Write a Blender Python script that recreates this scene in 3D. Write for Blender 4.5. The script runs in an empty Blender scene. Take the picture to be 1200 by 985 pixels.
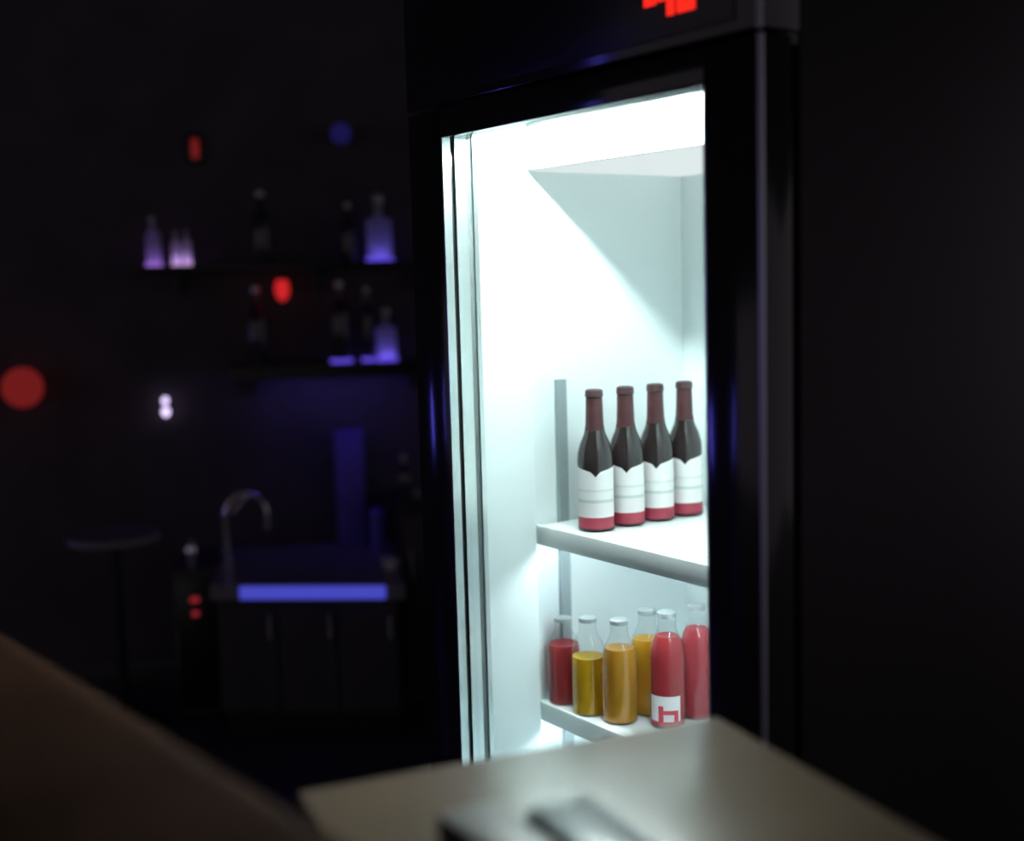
import bpy, bmesh, math, random
from mathutils import Vector, Matrix

# ------------------------------------------------------------------ camera, world, exposure
sc = bpy.context.scene
COL = sc.collection
random.seed(4)
FZ = 0.78                      # height of the fridge's upper shelf above the floor

def srgb(r, g, b):
    return tuple(((c / 255) / 12.92 if c / 255 <= .04045 else ((c / 255 + .055) / 1.055) ** 2.4) for c in (r, g, b))

cam_d = bpy.data.cameras.new('camera')
cam = bpy.data.objects.new('camera', cam_d)
COL.objects.link(cam)
_r = Vector((0.5740, 0.8183, -0.0272)).normalized()
_f = Vector((-0.8157, 0.5683, -0.1084)).normalized()
_u = _r.cross(_f).normalized()
_r = _f.cross(_u).normalized()
M = Matrix(((_r.x, _u.x, -_f.x), (_r.y, _u.y, -_f.y), (_r.z, _u.z, -_f.z)))
cam.matrix_world = Matrix.Translation((1.723, -1.079, 1.196)) @ M.to_4x4()
cam_d.sensor_fit = 'HORIZONTAL'
cam_d.sensor_width = 36
cam_d.lens = 45.0              # 1500 px on a 1200 px wide frame
cam_d.clip_start = .05
cam_d.dof.use_dof = True
cam_d.dof.focus_distance = 1.95
cam_d.dof.aperture_fstop = 1.4
sc.camera = cam

world = bpy.data.worlds.new('night')
sc.world = world
world.use_nodes = True
bg = world.node_tree.nodes['Background']
bg.inputs[0].default_value = (.97, .86, .95, 1)
bg.inputs[1].default_value = 0.19

sc.view_settings.view_transform = 'Standard'
sc.view_settings.look = 'None'
sc.view_settings.exposure = 0.0
sc.view_settings.gamma = 1.0
sc.view_settings.use_curve_mapping = False

# ------------------------------------------------------------------ materials
def mat(name, col, rough=.5, metal=0.0, spec=.5, noise=None, bump=None, coat=0.0):
    m = bpy.data.materials.new(name)
    m.use_nodes = True
    nt = m.node_tree
    b = nt.nodes['Principled BSDF']
    b.inputs['Base Color'].default_value = (*col, 1)
    b.inputs['Roughness'].default_value = rough
    b.inputs['Metallic'].default_value = metal
    b.inputs['Specular IOR Level'].default_value = spec
    b.inputs['Coat Weight'].default_value = coat
    if noise or bump:
        tc = nt.nodes.new('ShaderNodeTexCoord')
        mp = nt.nodes.new('ShaderNodeMapping')
        nt.links.new(tc.outputs['Object'], mp.inputs['Vector'])
    if noise:
        scale, amt, stretch = noise
        mp.inputs['Scale'].default_value = stretch
        n = nt.nodes.new('ShaderNodeTexNoise')
        n.inputs['Scale'].default_value = scale
        n.inputs['Detail'].default_value = 4
        nt.links.new(mp.outputs[0], n.inputs['Vector'])
        r = nt.nodes.new('ShaderNodeValToRGB')
        r.color_ramp.elements[0].position = .3
        r.color_ramp.elements[1].position = .7
        r.color_ramp.elements[0].color = (*[c * (1 - amt) for c in col], 1)
        r.color_ramp.elements[1].color = (*[min(1, c * (1 + amt)) for c in col], 1)
        nt.links.new(n.outputs['Fac'], r.inputs['Fac'])
        nt.links.new(r.outputs['Color'], b.inputs['Base Color'])
    if bump:
        scale, st = bump
        n2 = nt.nodes.new('ShaderNodeTexNoise')
        n2.inputs['Scale'].default_value = scale
        nt.links.new(tc.outputs['Object'], n2.inputs['Vector'])
        bp = nt.nodes.new('ShaderNodeBump')
        bp.inputs['Strength'].default_value = st
        bp.inputs['Distance'].default_value = .002
        nt.links.new(n2.outputs['Fac'], bp.inputs['Height'])
        nt.links.new(bp.outputs[0], b.inputs['Normal'])
    return m

def emit(name, col, s=1.0):
    m = bpy.data.materials.new(name)
    m.use_nodes = True
    nt = m.node_tree
    nt.nodes.clear()
    o = nt.nodes.new('ShaderNodeOutputMaterial')
    e = nt.nodes.new('ShaderNodeEmission')
    e.inputs[0].default_value = (*col, 1)
    e.inputs[1].default_value = s
    nt.links.new(e.outputs[0], o.inputs[0])
    return m

def thin_glass(name, tint, ior=1.45, rough=.03, refl=1.0):
    m = bpy.data.materials.new(name)
    m.use_nodes = True
    nt = m.node_tree
    nt.nodes.clear()
    o = nt.nodes.new('ShaderNodeOutputMaterial')
    t = nt.nodes.new('ShaderNodeBsdfTransparent')
    t.inputs[0].default_value = (*tint, 1)
    g = nt.nodes.new('ShaderNodeBsdfGlossy')
    g.inputs['Roughness'].default_value = rough
    f = nt.nodes.new('ShaderNodeLayerWeight')      # Schlick reflectance, alike for both faces of the sheet
    f.inputs['Blend'].default_value = .5
    pw = nt.nodes.new('ShaderNodeMath')
    pw.operation = 'POWER'
    pw.inputs[1].default_value = 5
    f0 = ((ior - 1) / (ior + 1)) ** 2
    mu = nt.nodes.new('ShaderNodeMath')
    mu.operation = 'MULTIPLY_ADD'
    mu.inputs[1].default_value = (1 - f0) * refl
    mu.inputs[2].default_value = f0 * refl
    nt.links.new(f.outputs['Facing'], pw.inputs[0])
    mx = nt.nodes.new('ShaderNodeMixShader')
    nt.links.new(pw.outputs[0], mu.inputs[0])
    nt.links.new(mu.outputs[0], mx.inputs[0])
    nt.links.new(t.outputs[0], mx.inputs[1])
    nt.links.new(g.outputs[0], mx.inputs[2])
    nt.links.new(mx.outputs[0], o.inputs[0])
    return m

def liquid(name, col):
    m = bpy.data.materials.new(name)
    m.use_nodes = True
    nt = m.node_tree
    b = nt.nodes['Principled BSDF']
    b.inputs['Base Color'].default_value = (*col, 1)
    b.inputs['Roughness'].default_value = .12
    o = nt.nodes['Material Output']
    t = nt.nodes.new('ShaderNodeBsdfTranslucent')
    t.inputs[0].default_value = (*col, 1)
    mx = nt.nodes.new('ShaderNodeMixShader')
    mx.inputs[0].default_value = .45
    nt.links.new(b.outputs[0], mx.inputs[1])
    nt.links.new(t.outputs[0], mx.inputs[2])
    nt.links.new(mx.outputs[0], o.inputs[0])
    return m

MT = {}
MT['floor'] = mat('dark floor', (.06, .05, .06), .5, noise=(3, .3, (1, 1, 1)))
MT['wall'] = mat('dark plaster', (.085, .07, .085), .8, noise=(5, .2, (1, 1, 1)), bump=(60, .2))
MT['ceiling'] = mat('dark ceiling', (.04, .036, .04), .9)
MT['black_gloss'] = mat('black enamel', (.018, .017, .02), .13)
MT['black_side'] = mat('black side enamel', (.02, .017, .02), .5, 0, .3, noise=(2, .25, (1, 1, 1)))
MT['white'] = mat('white liner', (.77, .85, .85), .45)
MT['shelf_white'] = mat('white coated shelf', (.80, .84, .83), .4)
MT['alu'] = mat('brushed aluminium', (.62, .67, .66), .32, 1.0, noise=(40, .12, (1, 1, .03)))
MT['trim'] = mat('dull steel trim', (.55, .55, .58), .4, .9)
MT['gasket'] = mat('grey gasket', (.10, .12, .12), .6)
MT['upright'] = mat('grey shelf standard', (.30, .36, .37), .5, .2)
MT['pane'] = thin_glass('door glass', (.965, .985, .98), 1.45, .02, .6)
MT['lamp'] = emit('cold tube light', (.87, 1.0, 1.0), 315)
MT['added_glow'] = emit('added panel glow', (.92, 1.0, 1.0), .9)
MT['added_shelf_glow'] = emit('added cold shelf glow', (.80, .93, 1.0), 60)
MT['display'] = emit('red segment', srgb(255, 40, 28), 1.25)
MT['panel'] = mat('smoked panel', (.012, .012, .014), .3)
MT['beer_glass'] = mat('dark bottle glass', (.020, .014, .014), .10, 0, .6)
MT['beer_base'] = mat('dark red glass foot', (.05, .012, .014), .12)
MT['neck_red'] = mat('dull red neck paper', (.055, .016, .018), .5, 0, .35, noise=(60, .35, (1, 1, 1)))
MT['cap_red'] = mat('red crown cap', (.05, .022, .025), .45, .1)
MT['clear'] = thin_glass('clear bottle glass', (.97, .98, .98), 1.5, .05, 1.0)
MT['soda_red'] = liquid('red drink', (.52, .06, .07))
MT['soda_pink'] = liquid('pink red drink', (.55, .09, .11))
MT['soda_yellow'] = liquid('yellow drink', (.70, .44, .02))
MT['soda_amber'] = liquid('amber drink', (.66, .35, .04))
MT['soda_gold'] = liquid('golden drink', (.70, .39, .03))
MT['cap_pale'] = mat('pale cap', (.38, .42, .42), .35, .3)
MT['paper'] = mat('white label paper', (.85, .80, .80), .55)
MT['red_paper'] = mat('red label print', (.55, .05, .08), .5)
MT['table'] = mat('pale tabletop', (.40, .28, .19), .30, noise=(9, .10, (1, .15, 1)), coat=1.0)
MT['table'].node_tree.nodes['Principled BSDF'].inputs['Coat IOR'].default_value = 2.0
MT['table'].node_tree.nodes['Principled BSDF'].inputs['Coat Roughness'].default_value = .27
MT['table_edge'] = mat('table edge', (.22, .16, .11), .5)
MT['metal_leg'] = mat('black metal', (.03, .03, .032), .4, .5)
MT['leather'] = mat('brown leather', (.075, .031, .019), .8, 0, .05, noise=(7, .22, (1, 1, 1)), bump=(90, .35))
MT['phone_edge'] = mat('black phone edge', (.006, .007, .007), .4)
MT['phone_top'] = mat('grey glossy back', (.42, .46, .45), .3)
MT['wallet'] = mat('maroon leather', (.045, .016, .014), .5, bump=(120, .3))
MT['wallet_top'] = mat('grey brown cover', (.42, .38, .35), .4)
MT['dark_wood'] = mat('dark cabinet wood', (.055, .046, .058), .5, noise=(6, .3, (1, 1, .2)))
MT['counter'] = mat('bar counter top', (.26, .24, .28), .35)
MT['blue_lit_box'] = mat('matt board tinted as blue-lit', (.17, .12, .62), .6)  # the blue wash of light is put into the board's colour
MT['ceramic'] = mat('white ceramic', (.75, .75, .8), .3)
MT['blue_lit_tin'] = mat('tin tinted as blue-lit', (.20, .15, .80), .3)  # blue light falling on the canister is painted into its colour
MT['chrome'] = mat('chrome', (.75, .75, .8), .15, 1.0)
MT['dark_bottle'] = mat('dark spirit bottle', (.035, .03, .05), .12, 0, .7)
MT['frost'] = liquid('frosted decanter', (.62, .62, .68))
MT['led_blue'] = emit('blue led strip', srgb(70, 72, 190), 1.0)
MT['led_under'] = emit('blue under shelf led', (.18, .12, 1.0), 8)
MT['puck_blue'] = emit('blue puck light', srgb(92, 72, 214), 1.3)
MT['puck_violet'] = emit('violet puck light', srgb(160, 110, 215), 1.1)
MT['puck_white'] = emit('white violet puck light', srgb(205, 165, 225), 1.0)
MT['bulb_white'] = emit('white violet bulb', srgb(226, 206, 255), 2.2)
MT['red_lamp'] = emit('red lamp glow', srgb(205, 36, 40), 1.0)
MT['red_dim'] = emit('dim red lamp glow', srgb(110, 26, 26), 1.0)
MT['red_led'] = emit('red indicator', srgb(150, 36, 46), 1.0)
MT['blue_dim'] = emit('dim blue spot', srgb(36, 31, 98), .5)
MT['tube_blue'] = emit('blue wall tube', (.12, .10, .9), 28)

def label_mat(name, z0, z1):
    """white paper label with a red foot band and faint printed lines (flat print)"""
    m = bpy.data.materials.new(name)
    m.use_nodes = True
    nt = m.node_tree
    b = nt.nodes['Principled BSDF']
    b.inputs['Roughness'].default_value = .5
    tc = nt.nodes.new('ShaderNodeTexCoord')
    sp = nt.nodes.new('ShaderNodeSeparateXYZ')
    nt.links.new(tc.outputs['Object'], sp.inputs[0])
    mr = nt.nodes.new('ShaderNodeMapRange')
    mr.inputs['From Min'].default_value = z0
    mr.inputs['From Max'].default_value = z1
    nt.links.new(sp.outputs['Z'], mr.inputs['Value'])
    r = nt.nodes.new('ShaderNodeValToRGB')
    r.color_ramp.interpolation = 'CONSTANT'
    el = r.color_ramp.elements
    el[0].position = 0; el[0].color = (.30, .025, .05, 1)
    el[1].position = .18; el[1].color = (.74, .70, .71, 1)
    for pos, c in ((.42, (.50, .56, .52)), (.47, (.74, .72, .72)), (.60, (.60, .64, .62)), (.64, (.76, .74, .74))):
        e = el.new(pos); e.color = (*c, 1)
    nt.links.new(mr.outputs[0], r.inputs['Fac'])
    nt.links.new(r.outputs['Color'], b.inputs['Base Color'])
    return m
MT['beer_label'] = label_mat('beer label print', .006, .108)

# ------------------------------------------------------------------ helpers
def bm_box(bm, a, b, bevel=0.0, seg=2):
    x0, y0, z0 = a; x1, y1, z1 = b
    r = bmesh.ops.create_cube(bm, size=1)
    vs = r['verts']
    for v in vs:
        v.co = Vector(((x0 + x1) / 2 + v.co.x * (x1 - x0), (y0 + y1) / 2 + v.co.y * (y1 - y0), (z0 + z1) / 2 + v.co.z * (z1 - z0)))
    if bevel:
        es = set()
        for v in vs:
            es.update(v.link_edges)
        bmesh.ops.bevel(bm, geom=list(es), offset=bevel, segments=seg, affect='EDGES', profile=.5)
    return bm

def bm_lathe(bm, prof, seg=28, at=(0, 0, 0), a0=0.0, a1=2 * math.pi):
    full = abs(a1 - a0 - 2 * math.pi) < 1e-6
    n = seg if full else seg + 1
    rings = []
    for r, z in prof:
        if r < 1e-6:
            rings.append([bm.verts.new((at[0], at[1], at[2] + z))])
        else:
            rings.append([bm.verts.new((at[0] + r * math.cos(a0 + (a1 - a0) * i / seg), at[1] + r * math.sin(a0 + (a1 - a0) * i / seg), at[2] + z)) for i in range(n)])
    for p, q in zip(rings, rings[1:]):
        for i in range(seg):
            j = (i + 1) % n if full else i + 1
            if len(p) == 1 and len(q) == 1:
                continue
            if len(p) == 1:
                bm.faces.new((p[0], q[j], q[i]))
            elif len(q) == 1:
                bm.faces.new((p[i], p[j], q[0]))
            else:
                bm.faces.new((p[i], p[j], q[j], q[i]))
    return bm

def bm_tube(bm, pts, rad, seg=12):
    pts = [Vector(p) for p in pts]
    rings = []
    up = Vector((0, 0, 1))
    for i, p in enumerate(pts):
        t = (pts[min(i + 1, len(pts) - 1)] - pts[max(i - 1, 0)]).normalized()
        ref = up if abs(t.dot(up)) < .95 else Vector((1, 0, 0))
        if rings:
            ref = prev
        n = (ref - t * ref.dot(t)).normalized()
        prev = n
        b = t.cross(n)
        r = rad[i] if isinstance(rad, (list, tuple)) else rad
        rings.append([bm.verts.new(p + n * r * math.cos(2 * math.pi * k / seg) + b * r * math.sin(2 * math.pi * k / seg)) for k in range(seg)])
    for p, q in zip(rings, rings[1:]):
        for k in range(seg):
            bm.faces.new((p[k], p[(k + 1) % seg], q[(k + 1) % seg], q[k]))
    bm.faces.new(rings[0][::-1]); bm.faces.new(rings[-1])
    return bm

def link(name, bm, m, parent=None, smooth=True, loc=None):
    bmesh.ops.recalc_face_normals(bm, faces=bm.faces)
    me = bpy.data.meshes.new(name)
    bm.to_mesh(me); bm.free()
    me.materials.append(m)
    if smooth:
        for f in me.polygons:
            f.use_smooth = True
        try:
            me.set_sharp_from_angle(angle=math.radians(38))
        except Exception:
            pass
    o = bpy.data.objects.new(name, me)
    COL.objects.link(o)
    if parent is not None:
        o.parent = parent
    if loc:
        o.location = loc
    return o

def box(name, a, b, m, parent=None, bevel=0.0, seg=2):
    return link(name, bm_box(bmesh.new(), a, b, bevel, seg), m, parent)

def lathe(name, prof, m, parent=None, seg=28, at=(0, 0, 0), a0=0.0, a1=2 * math.pi):
    return link(name, bm_lathe(bmesh.new(), prof, seg, at, a0, a1), m, parent)

def tube(name, pts, rad, m, parent=None, seg=12):
    return link(name, bm_tube(bmesh.new(), pts, rad, seg), m, parent)

def tag(o, label, cat, group=None):
    o['label'] = label; o['category'] = cat
    if group:
        o['group'] = group
    return o

def thing(name, label, cat, loc=(0, 0, 0), rz=0.0, group=None):
    o = bpy.data.objects.new(name, None)
    COL.objects.link(o)
    o.empty_display_size = .05
    o.location = loc
    o.rotation_euler = (0, 0, rz)
    return tag(o, label, cat, group)

def struct(o):
    o['kind'] = 'structure'
    return o

def copy_tree(o, parent=None):
    c = o.copy()
    COL.objects.link(c)
    c.parent = parent
    for ch in list(o.children):
        copy_tree(ch, c)
    return c

# ------------------------------------------------------------------ the room
# bar frame: u runs along the bar wall, v into it; the wall stands about 3.9 m from the camera
BO = Vector((-1.413, 0.476, 0.0))
BV = Vector((-0.896, 0.444, 0.0)).normalized()
BU = Vector((0.444, 0.896, 0.0)).normalized()
BR = math.atan2(BU.y, BU.x)
def bpos(u, v, z=0.0):
    return BO + BU * u + BV * v + Vector((0, 0, z))

def place_bar(o):
    o.location = BO
    o.rotation_euler = (0, 0, BR)
    return o

fl = struct(box('floor', (-9, -9, -.06), (5, 6, 0), MT['floor']))
ce = struct(box('ceiling', (-9, -9, 2.7), (5, 6, 2.76), MT['ceiling']))
wb = place_bar(struct(box('wall_back', (-7.5, .42, 0), (5.5, .52, 2.7), MT['wall'])))
bb = place_bar(struct(box('baseboard_back', (-7.5, .40, 0), (5.5, .42, .09), MT['dark_wood'], None, .004)))

# ------------------------------------------------------------------ the fridge
fr = thing('display_fridge', 'tall black glass-door drinks fridge, brightly lit white inside', 'fridge', (0, 0, FZ))
W = 0.589           # clear width of the door
XL, XR = -.097, .686
YB = .66
ZT, ZD = .64, .684  # top of the opening, top of the door
ZF = -FZ + .05      # cabinet underside
IN0, IN1, IB, IT, IZ = -.03, .62, .53, .74, -.58   # inside of the liner
# body
box('side_panel', (IN1 + .004, .06, ZF), (XR, YB, .98), MT['black_side'], fr, .004)
box('side_panel', (XL, .06, ZF), (IN0 - .004, YB, .98), MT['black_side'], fr, .004)
box('back_panel', (IN0 - .004, IB + .004, ZF), (IN1 + .004, YB, .98), MT['black_side'], fr)
box('top_panel', (IN0 - .004, .06, IT + .004), (IN1 + .004, IB + .004, .98), MT['black_side'], fr)
box('bottom_panel', (IN0 - .004, .06, ZF), (IN1 + .004, IB + .004, IZ - .004), MT['black_side'], fr)
for x in (XL + .06, XR - .06):
    for y in (.12, YB - .06):
        lathe('foot', [(0, -FZ), (.022, -FZ), (.022, -FZ + .008), (.012, -FZ + .014), (.012, ZF + .002), (0, ZF + .002)], MT['metal_leg'], fr, 16, (x, y, 0))
# liner
box('liner_panel', (IN0 - .004, .06, IZ), (IN0, IB, IT), MT['white'], fr)
box('liner_panel', (IN1, .06, IZ), (IN1 + .004, IB, IT), MT['white'], fr)
box('liner_panel', (IN0 - .004, IB, IZ), (IN1 + .004, IB + .004, IT), MT['white'], fr)
box('liner_panel', (IN0 - .004, .06, IT), (IN1 + .004, IB + .004, IT + .004), MT['white'], fr)
box('liner_panel', (IN0 - .004, .06, IZ - .004), (IN1 + .004, IB + .004, IZ), MT['white'], fr)
# thick inner jambs just behind the door
box('jamb', (IN0, .062, IZ), (0, .168, IT), MT['white'], fr, .006)
box('jamb', (W, .062, IZ), (IN1, .168, IT), MT['white'], fr, .006)
box('jamb_edge_strip', (-.002, .058, IZ), (.0015, .066, ZT + .02), MT['alu'], fr)
# canopy with the temperature display
cn = box('canopy', (XL, -.002, ZD + .006), (XR, .06, .98), MT['black_gloss'], fr, .003)
box('canopy_trim', (XR - .007, -.0045, ZD + .006), (XR + .001, -.002, .98), MT['trim'], cn)
box('display_panel', (.115, -.005, ZD + .020), (.645, -.002, .93), MT['panel'], cn, .001)
def seg_digit(name, x, z, w, h, segs, parent):
    bm = bmesh.new()
    t = .0115
    y0, y1 = -.0075, -.005
    S = {'a': ((x, z + h - t), (x + w, z + h)), 'g': ((x, z + h / 2 - t / 2), (x + w, z + h / 2 + t / 2)), 'd': ((x, z), (x + w, z + t)),
         'f': ((x, z + h / 2), (x + t, z + h)), 'b': ((x + w - t, z + h / 2), (x + w, z + h)),
         'e': ((x, z), (x + t, z + h / 2)), 'c': ((x + w - t, z), (x + w, z + h / 2))}
    for s in segs:
        (xa, za), (xb, zb) = S[s]
        bm_box(bm, (xa, y0, za), (xb, y1, zb))
    o = link(name, bm, MT['display'], parent, False)
    o['label'] = 'glowing red display character'
    return o
seg_digit('display_minus', .493, .7265, .020, .050, 'g', cn)
seg_digit('display_digit', .517, .7285, .029, .050, 'fgbc', cn)
seg_digit('display_digit', .552, .7285, .030, .050, 'abcdefg', cn)
# door
door = bpy.data.objects.new('door', None); COL.objects.link(door); door.parent = fr
door.empty_display_size = .05
ZB = -.56
box('door_stile', (XL, 0, ZF + .01), (0, .046, ZD), MT['black_gloss'], door, .0015)
box('door_stile', (W, 0, ZF + .01), (XR, .046, ZD), MT['black_gloss'], door, .0015)
box('door_rail', (0, 0, ZT), (W, .046, ZD), MT['black_gloss'], door, .0015)
box('door_rail', (0, 0, ZF + .01), (W, .046, ZB), MT['black_gloss'], door, .0015)
box('door_trim', (XR - .007, -.003, ZF + .01), (XR + .001, 0, ZD), MT['trim'], door)
g = box('door_glass', (-.0005, .016, ZB), (W + .0005, .022, ZT), MT['pane'], door)
g['label'] = 'clear glass pane'
# bright inner edge profile of the door, both sides and head
for s, x in ((1, 0.0), (-1, W)):
    box('glazing_bead', (min(x, x + s * .003), .001, ZB), (max(x, x + s * .003), .0155, ZT), MT['alu'], door)
    box('glazing_bead', (min(x, x + s * .005), .0225, ZB), (max(x, x + s * .005), .036, ZT), MT['alu'], door)
    box('inner_edge_profile', (min(x, x + s * .0025), .0365, ZB), (max(x, x + s * .0025), .0458, ZT), MT['alu'], door)
    xo = x - s * .03
    box('gasket', (min(x - s * .002, xo), .046, ZB - .01), (max(x - s * .002, xo), .060, ZT + .03), MT['gasket'], door, .003)
box('gasket', (0, .046, ZT + .004), (W, .0602, ZT + .034), MT['gasket'], door, .002)
box('closing_seal', (XL + .004, .046, ZD - .008), (XR - .004, .0602, ZD + .005), MT['gasket'], fr)
box('head_frame', (IN0, .0605, ZT + .034), (IN1, .066, IT), MT['white'], fr)
box('gasket', (0, .046, ZB - .02), (W, .060, ZB - .004), MT['gasket'], door, .003)
# evaporator housing and lamp
hs = box('evaporator_housing', (IN0, .184, .597), (IN1, IB, IT), MT['white'], fr, .003)
pn = box('added_glow_panel', (IN0 + .002, .187, .5955), (IN1 - .002, IB - .002, .597), MT['added_glow'], hs)  # glowing sheet added so the housing's underside comes out white
pn['label'] = 'added glowing panel that whitens the underside'
lamp = tube('tube_lamp', [(.01, .103, .674), (.579, .103, .674)], .0065, MT['lamp'], fr)
lamp['label'] = 'cold white strip lamp'
for x in (.0, .579):
    box('lamp_holder', (x, .0925, .666), (x + .010, .112, IT), MT['shelf_white'], fr)
# shelf standards
for x0, x1 in ((IN0, IN0 + .009), (IN1 - .009, IN1)):
    up = box('shelf_standard', (x0, .232, IZ), (x1, .252, .246), MT['upright'], fr)
# shelves
for z in (0.0, -.309):
    sh = box('shelf', (IN0 + .010, .182, z - .010), (IN1 - .010, IB - .012, z), MT['shelf_white'], fr, .001)
    box('shelf_lip', (IN0 + .008, .176, z - .031), (IN1 - .008, .184, z + .003), MT['shelf_white'], sh, .002)
    sl = tube('added_shelf_glow', [(IN0 + .03, .199, z - .019), (IN1 - .03, .199, z - .019)], .004, MT['added_shelf_glow'], sh, 10)  # hidden strip added to brighten the bay below
    sl['label'] = 'added cold white glow strip hidden under the shelf'
    for x in (IN0 + .010, IN1 - .022):
        box('shelf_bracket', (x, .21, z - .030), (x + .012, .44, z - .0105), MT['upright'], sh)

# ------------------------------------------------------------------ beer bottles on the upper shelf
CAMXY = Vector((1.723, -1.079))
def beer(label, loc):
    t = thing('beer_bottle', label, 'bottle', loc, 0, 'dark beer bottles on the upper fridge shelf')
    prof = [(0, .003), (.022, .0), (.0285, .004), (.030, .010), (.030, .118), (.029, .130), (.0245, .146), (.0185, .160), (.0150, .174), (.0138, .200), (.0130, .222), (.0140, .223), (.0140, .229), (.0125, .231), (.0, .231)]
    lathe('glass_body', prof, MT['beer_glass'], t, 32)
    c = math.atan2(CAMXY.y - loc[1], CAMXY.x - loc[0])
    # wrap-round label whose top edge dips in the middle
    bm = bmesh.new()
    n = 28
    lo, hi = [], []
    for i in range(n + 1):
        s = -1 + 2 * i / n
        a = c + s * math.radians(77)
        zt = .098 + .010 * abs(s) ** .8 - .006 * max(0, 1 - abs(s) * 5)
        lo.append(bm.verts.new((.0304 * math.cos(a), .0304 * math.sin(a), .006)))
        hi.append(bm.verts.new((.0304 * math.cos(a), .0304 * math.sin(a), zt)))
    for i in range(n):
        bm.faces.new((lo[i], lo[i + 1], hi[i + 1], hi[i]))
    l = link('label', bm, MT['beer_label'], t)
    l['label'] = 'white paper label with red foot band'
    lathe('base_band', [(.0302, .004), (.0303, .016)], MT['beer_base'], t, 32)
    nl = lathe('neck_label', [(.0166, .168), (.0152, .176), (.0143, .196), (.0136, .221)], MT['neck_red'], t, 28)
    nl['label'] = 'dull red neck label'
    lathe('crown_cap', [(.0150, .2225), (.0152, .226), (.0142, .2335), (.010, .2352), (0, .2355)], MT['cap_red'], t, 21)
    return t
bl = ['dark beer bottle with white label next to the grey shelf standard, first of its row',
      'dark white-labelled beer bottle, second of its row from the grey shelf standard',
      'dark white-labelled beer bottle, third of its row from the grey shelf standard',
      'dark white-labelled beer bottle, last of its row from the grey shelf standard']
for k in range(4):
    beer(bl[k], (.074, .236 + .0668 * k, FZ))

# ------------------------------------------------------------------ soft drink bottles on the lower shelf
def soda(label, x, y, h, fill, m, cat='bottle', mark=False):
    t = thing('soft_drink_bottle', label, cat, (x, y, FZ - .309), 0, 'soft drink bottles on the lower fridge shelf')
    R = .0285
    def rad(f):    # outline as (radius, height fraction)
        return f
    outl = [(.025, 0), (R, .02), (R, .60), (R * .97, .67), (R * .86, .74), (R * .66, .80), (R * .52, .85), (R * .48, .90), (R * .52, .91), (R * .52, .945)]
    prof = [(0, .001)] + [(r, z * h) for r, z in outl]
    lathe('glass_body', prof, MT['clear'], t, 28)
    # liquid inside, filled to its own level
    lp = [(0, .004)]
    last = None
    for r, z in outl:
        zz = max(z * h, .004)
        if zz >= fill:
            r0, z0 = last
            k = (fill - z0) / max(zz - z0, 1e-6)
            lp.append(((r0 + (r - r0) * k) - .0016, fill))
            break
        lp.append((r - .0016, zz)); last = (r, zz)
    lp.append((0, fill))
    lathe('drink', lp, m, t, 28)
    lathe('cap', [(R * .50, .945 * h), (R * .54, .948 * h), (R * .53, .988 * h), (R * .40, h), (0, h)], MT['cap_pale'], t, 20)
    if mark:
        c = math.atan2(CAMXY.y - y, CAMXY.x - x)
        bm = bmesh.new()
        bm_lathe(bm, [(R + .0004, .008), (R + .0004, .056)], 18, (0, 0, 0), c - 1.15, c + .75)
        lb = link('label', bm, MT['paper'], t)
        lb['label'] = 'pale label with a red mark'
        bm = bmesh.new()
        def patch(a, b, z0, z1):
            bm_lathe(bm, [(R + .0008, z0), (R + .0008, z1)], 6, (0, 0, 0), c + a, c + b)
        patch(-1.15, .75, .008, .014)
        patch(-.55, -.25, .014, .040)
        patch(-.25, .35, .026, .033)
        patch(.35, .60, .014, .033)
        link('label_mark', bm, MT['red_paper'], lb)
    return t
soda('red drink bottle by the shelf standard, on the lower shelf', .004, .214, .150, .104, MT['soda_red'])
soda('yellow drink bottle standing at the lower shelf lip', .075, .212, .165, .098, MT['soda_yellow'])
soda('amber drink bottle beside the yellow one on the lower shelf', .140, .226, .172, .124, MT['soda_amber'])
soda('golden drink bottle tucked behind the amber bottle', .138, .288, .178, .128, MT['soda_gold'])
soda('red drink bottle with a pale printed label at its foot', .205, .272, .190, .150, MT['soda_red'], mark=True)
soda('plain pinkish red drink bottle behind the labelled red bottle', .203, .340, .190, .150, MT['soda_pink'])

# ------------------------------------------------------------------ table in front of the fridge
TA = math.atan2(-.07, .319)
tb = thing('side_table', 'pale square-cornered table catching the fridge light', 'table', (.80, -.191, 0), TA)
TL, TW = .36, .435
def tt(name, a, b, m, par, bev=0.0):
    return box(name, a, b, m, par, bev)
tt('tabletop', (0, -TW, .722), (TL, 0, .75), MT['table'], tb, .004)
tt('apron', (.04, -TW + .04, .66), (TL - .04, -.04, .7215), MT['table_edge'], tb)
for x in (.05, TL - .05):
    for y in (-TW + .05, -.05):
        tube('leg', [(x, y, 0), (x, y, .66)], [.014, .02], MT['metal_leg'], tb)

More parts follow.
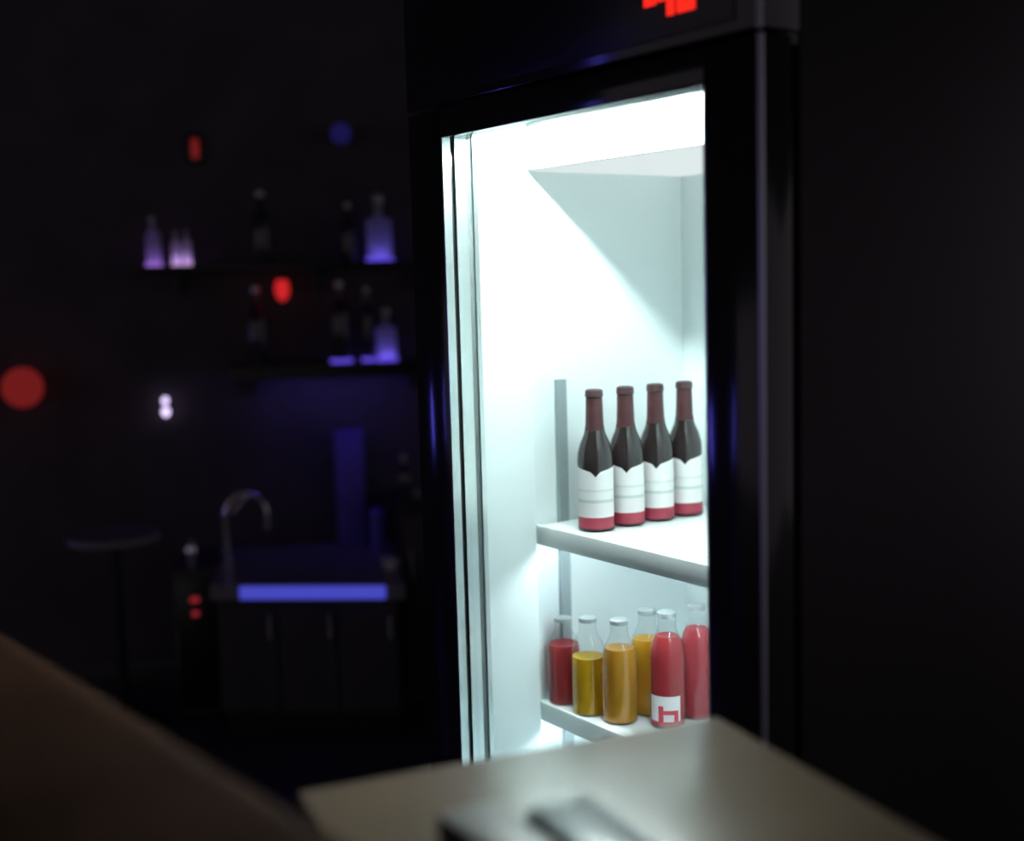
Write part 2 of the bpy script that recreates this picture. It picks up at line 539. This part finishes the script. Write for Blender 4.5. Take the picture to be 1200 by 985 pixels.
# two flat things lying on the table, cut by the lower edge of the view
def slab(name, label, cat, p0, ang, L, Wd, H, mside, mtop, part_names):
    t = thing(name, label, cat, (p0[0], p0[1], .75), ang)
    box(part_names[0], (0, -Wd, 0), (L, 0, H), mside, t, .0025)
    box(part_names[1], (.002, -Wd + .002, H - .0005), (L - .002, -.002, H + .0012), mtop, t, .0005)
    return t
ph = slab('smartphone', 'black-edged phone with grey glossy back lying on the pale table', 'phone', (.903, -.441), math.radians(-8), .15, .060, .014, MT['phone_edge'], MT['phone_top'], ('case', 'back_cover'))
wl = slab('wallet', 'maroon leather wallet with grey brown cover lying on the pale table', 'wallet', (.873, -.518), math.radians(-4), .11, .052, .020, MT['wallet'], MT['wallet_top'], ('leather_body', 'cover'))
tube('stitching', [(.004, -.0515 - .0008, .010), (.106, -.0515 - .0008, .010)], .0008, MT['wallet_top'], wl, 6)

# ------------------------------------------------------------------ padded sofa end in the foreground
so = thing('sofa', 'brown leather sofa arm, dim and close in the foreground', 'sofa', (.30, -.74, 0), math.radians(4))
box('arm_cushion', (-.05, -.34, .66), (1.08, -.01, .85), MT['leather'], so, .055, 5)
box('arm_panel', (-.03, -.32, .06), (1.06, -.03, .67), MT['leather'], so, .02, 3)
for x in (.02, 1.0):
    for y in (-.29, -.07):
        lathe('foot', [(0, 0), (.018, 0), (.024, .065), (0, .065)], MT['metal_leg'], so, 14, (x, y, 0))

# ------------------------------------------------------------------ the bar along the back wall
def bthing(name, label, cat, u, v, z=0.0, group=None):
    return thing(name, label, cat, bpos(u, v, z), BR, group)

# low counter with a lit front strip
c = bthing('bar_counter', 'low dark bar counter with a glowing blue front strip', 'counter', 0, 0)
def prism(name, pts, z0, z1, m, parent):
    bm = bmesh.new()
    lo = [bm.verts.new((x, y, z0)) for x, y in pts]
    hi = [bm.verts.new((x, y, z1)) for x, y in pts]
    n = len(pts)
    for i in range(n):
        bm.faces.new((lo[i], lo[(i + 1) % n], hi[(i + 1) % n], hi[i]))
    bm.faces.new(lo[::-1]); bm.faces.new(hi)
    return link(name, bm, m, parent)
SK = math.tan(math.radians(14))      # the counter's front runs at a slant to the wall
def front(u, off=0.0):
    return -.158 - SK * u + off
prism('counter_body', [(-.30, front(-.30, .02)), (.18, front(.18, .02)), (.18, .395), (-.30, .395)], .06, .375, MT['dark_wood'], c)
prism('countertop', [(-.314, front(-.314)), (.196, front(.196)), (.196, .395), (-.314, .395)], .375, .415, MT['counter'], c)
prism('plinth', [(-.29, front(-.29, .04)), (.17, front(.17, .04)), (.17, .39), (-.29, .39)], 0, .06, MT['metal_leg'], c)
ls = prism('led_strip', [(-.235, front(-.235, -.008)), (.138, front(.138, -.008)), (.146, front(.146, -.0005)), (-.225, front(-.225, -.0005))], .377, .411, MT['led_blue'], c)
ls['label'] = 'glowing blue light strip'
for i in range(3):
    a = -.295 + .157 * i; b = a + .150
    d = prism('cabinet_door', [(a, front(a, .008)), (b, front(b, .008)), (b, front(b, .0195)), (a, front(a, .0195))], .07, .355, MT['dark_wood'], c)
    tube('handle', [(b - .015, front(b - .015, -.004), .27), (b - .015, front(b - .015, .0), .33)], .005, MT['chrome'], d)

# taller dark cabinet beside it
c2 = bthing('back_bar_cabinet', 'black cabinet with thin steel-edged top beside the low counter', 'cabinet', 0, 0)
box('cabinet_body', (.205, .11, .0), (.75, .395, .555), MT['dark_wood'], c2)
box('cabinet_top', (.20, .10, .555), (.76, .395, .575), MT['panel'], c2, .002)
box('edge_trim', (.20, .097, .570), (.36, .100, .575), MT['chrome'], c2)
d = box('cabinet_door', (.215, .100, .03), (.47, .1095, .535), MT['dark_wood'], c2, .002)
tube('handle', [(.235, .092, .36), (.235, .092, .44)], .004, MT['chrome'], d)

# things on the counters
pb = bthing('upright_box', 'slim upright board box standing on the low counter, indigo light painted into its colour', 'box', .077, .355, .415)
box('box_body', (-.042, -.03, 0), (.042, .03, .332), MT['blue_lit_box'], pb, .004)
box('box_lid', (-.044, -.032, .332), (.044, .032, .344), MT['blue_lit_box'], pb, .003)
cn2 = bthing('canister', 'canister with blue light painted into its colour beside the slim upright box', 'canister', .152, .27, .415)
lathe('canister_body', [(0, 0), (.022, 0), (.023, .004), (.023, .098), (0, .098)], MT['blue_lit_tin'], cn2, 24)
lathe('lid', [(.0245, .098), (.0245, .112), (.02, .118), (.006, .119), (.007, .128), (0, .130)], MT['blue_lit_tin'], cn2, 24)
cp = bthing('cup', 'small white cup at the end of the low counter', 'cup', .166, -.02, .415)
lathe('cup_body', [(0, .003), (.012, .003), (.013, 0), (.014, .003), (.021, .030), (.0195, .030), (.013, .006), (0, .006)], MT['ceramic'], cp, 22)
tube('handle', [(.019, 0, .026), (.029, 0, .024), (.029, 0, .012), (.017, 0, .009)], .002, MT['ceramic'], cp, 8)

fa = bthing('gooseneck_tap', 'chrome gooseneck tap rising from the low counter', 'tap', -.285, .20, .415)
lathe('tap_base', [(0, 0), (.020, 0), (.020, .01), (.012, .016), (.012, .05), (0, .05)], MT['chrome'], fa, 20)
pts = [(0, 0, .03), (0, 0, .13)]
for i in range(1, 13):
    a = math.pi * i / 12
    pts.append((.058 - .058 * math.cos(a), 0, .13 + .068 * math.sin(a)))
pts += [(.116, 0, .09)]
tube('spout', pts, .0085, MT['chrome'], fa, 14)
tube('lever', [(.02, -.012, .145), (.064, -.014, .190)], [.006, .0075], MT['chrome'], fa)
tube('side_knob', [(-.03, -.004, .14), (-.004, -.002, .135)], [.009, .006], MT['chrome'], fa)

def tumbler(u, v, z, label):
    t = bthing('glass_tumbler', label, 'glass', u, v, z, 'small glasses on the black cabinet')
    lathe('glass_body', [(0, .003), (.014, 0), (.017, .036), (.0158, .036), (.0132, .006), (0, .006)], MT['clear'], t, 18)
    lathe('rim', [(.0157, .0355), (.0164, .037), (.0171, .0355)], MT['chrome'], t, 18)
tumbler(.262, .15, .575, 'small glass on the black cabinet, beside the bottle')
tumbler(.305, .16, .575, 'small glass on the black cabinet, farther from the bottle')

def spirit(name, label, u, v, z, h, r, m, group, shape='round', puck=None):
    t = bthing(name, label, 'bottle', u, v, z, group)
    z0 = 0.0
    if puck:
        pk = lathe('light_base', [(0, 0), (r * 1.12, 0), (r * 1.12, .009), (0, .009)], MT[puck], t, 22)
        pk['label'] = 'glowing light base'
        z0 = .0095
        li = bpy.data.lights.new('base_glow', 'POINT')
        li.color = {'puck_blue': (.2, .14, 1), 'puck_violet': (.45, .2, 1), 'puck_white': (.7, .4, 1)}[puck]
        li.energy = .03 if shape == 'square' else (.012 if m is MT['frost'] else .006)
        li.shadow_soft_size = .006
        lo = bpy.data.objects.new('base_glow', li)
        COL.objects.link(lo)
        lo.parent = t
        lo.location = (0, 0, .018)
    if shape == 'round':
        prof = [(0, z0), (r * .9, z0), (r, z0 + .006), (r, z0 + h * .58), (r * .85, z0 + h * .66), (r * .45, z0 + h * .74), (r * .36, z0 + h * .78), (r * .34, z0 + h * .93), (0, z0 + h * .93)]
        lathe('glass_body', prof, m, t, 24)
        lathe('stopper', [(r * .42, z0 + h * .925), (r * .42, z0 + h * .99), (r * .3, z0 + h), (0, z0 + h)], MT['trim'], t, 16)
    else:
        bm = bm_box(bmesh.new(), (-r, -r * .6, z0), (r, r * .6, z0 + h * .6), r * .18, 3)
        bm_lathe(bm, [(r * .5, z0 + h * .58), (r * .34, z0 + h * .66), (r * .32, z0 + h * .8), (0, z0 + h * .8)], 18)
        link('glass_body', bm, m, t)
        lathe('stopper', [(r * .30, z0 + h * .8), (r * .46, z0 + h * .84), (r * .46, z0 + h * .95), (r * .3, z0 + h), (0, z0 + h)], MT['trim'], t, 16)
    return t

spirit('bar_bottle', 'slim dark bottle standing on the black cabinet', .228, .17, .575, .13, .020, MT['dark_bottle'], 'bottles at the bar')

# two wall shelves
s1 = bthing('wall_shelf', 'upper black bar shelf carrying violet and blue lit bottles', 'shelf', 0, 0, 0, 'bar shelves')
box('shelf_board', (-.54, .255, 1.247), (.36, .418, 1.265), MT['panel'], s1, .002)
s2 = bthing('wall_shelf', 'lower black bar shelf above the low counter, blue light beneath', 'shelf', 0, 0, 0, 'bar shelves')
box('shelf_board', (-.26, .255, .950), (.37, .418, .970), MT['panel'], s2, .002)
ul = box('under_light', (-.14, .257, .940), (.22, .269, .950), MT['led_under'], s2)
box('front_lip', (-.26, .250, .930), (.37, .255, .970), MT['panel'], s2)
for u in (-.4, 0, .3):
    box('bracket', (u - .008, .36, 1.18), (u + .008, .418, 1.247), MT['metal_leg'], s1)
for u in (-.2, .28):
    box('bracket', (u - .008, .38, .88), (u + .008, .418, .950), MT['metal_leg'], s2)

GA = 'bottles on the upper bar shelf'
GB = 'bottles on the lower bar shelf'
spirit('decanter', 'frosted square decanter glowing blue at its base on the upper bar shelf', .190, .33, 1.265, .19, .036, MT['frost'], GA, 'square', 'puck_blue')
spirit('bar_bottle', 'slim unlit bottle next to the blue square decanter', .100, .33, 1.265, .17, .022, MT['dark_bottle'], GA)
spirit('bar_bottle', 'dark unlit bottle above the red hanging lamp', -.150, .33, 1.265, .21, .028, MT['dark_bottle'], GA)
spirit('bar_bottle', 'short bottle glowing violet at the end of the upper bar shelf', -.457, .32, 1.265, .13, .021, MT['frost'], GA, 'round', 'puck_violet')
spirit('bar_bottle', 'tiny lit bottle nearer the violet one, of a pair on the upper shelf', -.394, .32, 1.265, .09, .0125, MT['frost'], GA, 'round', 'puck_white')
spirit('bar_bottle', 'tiny lit bottle farther from the violet one, of a pair on the upper shelf', -.364, .32, 1.265, .09, .0125, MT['frost'], GA, 'round', 'puck_white')
spirit('bar_bottle', 'dark bottle with pale glints on the lower bar shelf, under the red lamp', -.175, .33, .970, .23, .030, MT['dark_bottle'], GB)
spirit('bar_bottle', 'tall dark bottle on a blue light base on the lower bar shelf', .066, .33, .970, .23, .029, MT['dark_bottle'], GB, 'round', 'puck_blue')
spirit('bar_bottle', 'dark bottle on a blue light base beside the frosted squat bottle', .146, .345, .970, .21, .018, MT['dark_bottle'], GB, 'round', 'puck_blue')
spirit('bar_bottle', 'frosted squat bottle on a blue light base on the lower bar shelf', .200, .33, .970, .15, .029, MT['frost'], GB, 'square', 'puck_blue')

# lamps of the bar
rl = bthing('pendant_lamp', 'small red capsule lamp hanging under the upper bar shelf', 'lamp', -.098, .30, 1.247)
tube('cord', [(0, 0, -.020), (0, 0, 0)], .002, MT['metal_leg'], rl, 8)
lathe('socket', [(0, -.018), (.011, -.018), (.012, -.030), (0, -.030)], MT['metal_leg'], rl, 16)
b_ = lathe('glowing_shade', [(0, -.028), (.014, -.030), (.020, -.045), (.021, -.062), (.016, -.080), (.007, -.090), (0, -.092)], MT['red_lamp'], rl, 20)

sp = bthing('wall_spotlight', 'small wall lamp with two bright white violet bulbs', 'lamp', -.456, .418, .85)
lathe('backplate', [(0, 0), (.022, 0), (.022, .006), (0, .006)], MT['metal_leg'], sp, 18).rotation_euler = (math.pi / 2, 0, 0)
for dz, r in ((.021, .0095), (-.012, .0115)):
    tube('arm', [(0, -.004, dz), (0, -.018, dz)], .005, MT['metal_leg'], sp)
    lathe('bulb', [(0, -r * 1.25), (r * .7, -r * .8), (r, 0), (r * .7, r * .8), (0, r * 1.25)], MT['bulb_white'], sp, 16, (0, -.030, dz))

gl = bthing('globe_lamp', 'dim red globe wall lamp, far end of the bar wall', 'lamp', -.845, .418, .93)
lathe('backplate', [(0, 0), (.03, 0), (.03, .008), (0, .008)], MT['metal_leg'], gl, 18).rotation_euler = (math.pi / 2, 0, 0)
tube('arm', [(0, -.006, 0), (0, -.03, 0)], .008, MT['metal_leg'], gl)
lathe('glowing_globe', [(.058 * math.sin(math.pi * i / 10), -.058 * math.cos(math.pi * i / 10)) for i in range(11)], MT['red_dim'], gl, 22, (0, -.085, 0))

ex = bthing('indicator_lamp', 'small dull red indicator lamp high on the bar wall', 'lamp', -.332, .418, 1.605)
box('housing', (-.022, -.018, -.045), (.022, 0, .045), MT['metal_leg'], ex, .003)
box('red_lens', (-.011, -.024, -.028), (.011, -.018, .028), MT['red_dim'], ex, .004)

bs = bthing('blue_spotlight', 'faint blue spotlight high on the bar wall', 'lamp', .090, .418, 1.64)
lathe('backplate', [(0, 0), (.025, 0), (.025, .008), (0, .008)], MT['metal_leg'], bs, 18).rotation_euler = (math.pi / 2, 0, 0)
tube('arm', [(0, -.006, 0), (0, -.05, 0)], .008, MT['metal_leg'], bs)
lh = lathe('lamp_head', [(0, -.02), (.024, -.02), (.034, .03), (.031, .03), (.022, -.015), (0, -.015)], MT['metal_leg'], bs, 22)
lh.location = (0, -.07, 0); lh.rotation_euler = (math.radians(100), 0, 0)
h = lathe('glowing_lens', [(0, .027), (.031, .027), (.028, .034), (0, .038)], MT['blue_dim'], bs, 22)
h.location = (0, -.07, 0); h.rotation_euler = (math.radians(100), 0, 0)

# amplifier rack with two red lights, bottle on top
am = bthing('amplifier_rack', 'narrow black amplifier rack with two red lights by the counter', 'amplifier', -.372, .12)
box('rack_body', (-.06, -.02, 0), (.055, .25, .42), MT['dark_wood'], am, .004)
box('front_panel', (-.054, -.026, .02), (.049, -.0205, .40), MT['panel'], am, .002)
for z, r in ((.336, .013), (.296, .010)):
    lathe('red_light', [(0, -.004), (r, -.004), (r * .8, .006), (0, .008)], MT['red_led'], am, 16, (0, -.026, z)).rotation_euler = (0, 0, 0)
tube('side_handle', [(-.05, -.03, .15), (-.05, -.045, .15), (-.05, -.045, .25), (-.05, -.03, .25)], .004, MT['chrome'], am)
jg = bthing('metal_shaker', 'small steel shaker standing on the amplifier rack', 'shaker', -.380, .14, .42)
lathe('shaker_body', [(0, 0), (.014, 0), (.018, .045), (0, .045)], MT['chrome'], jg, 20)
lathe('shaker_cap', [(.0185, .045), (.016, .060), (.009, .066), (.009, .078), (0, .080)], MT['chrome'], jg, 20)

# little round table left of the rack
rt = bthing('round_table', 'small round table in faint blue light by the bar wall', 'table', -.58, .10)
lathe('tabletop', [(0, .515), (.125, .515), (.128, .525), (.125, .533), (0, .533)], MT['counter'], rt, 30)
tube('stem', [(0, 0, .02), (0, 0, .516)], .015, MT['metal_leg'], rt)
lathe('foot', [(0, 0), (.10, 0), (.10, .01), (.02, .025), (0, .025)], MT['metal_leg'], rt, 26)

# blue tubes farther along the bar wall; seen as streaks in the glossy door frame
def wall_tube(label, ua, za, ub, zb):
    t = bthing('blue_tube_light', label, 'lamp', ua, .418, 0, 'blue wall tubes')
    tube('glowing_tube', [(0, -.03, za), (ub - ua, -.03, zb)], .02, MT['tube_blue'], t, 14)
    for k in (.1, .9):
        x = (ub - ua) * k; z = za + (zb - za) * k
        tube('clip', [(x, -.028, z), (x, 0, z)], .01, MT['metal_leg'], t, 10)
wall_tube('slanting blue tube light on the bar wall, mirrored in the door frame', -2.55, .96, -2.67, .66)
wall_tube('upright blue tube light far along the bar wall, mirrored in the door frame', -6.31, 1.16, -6.29, .58)
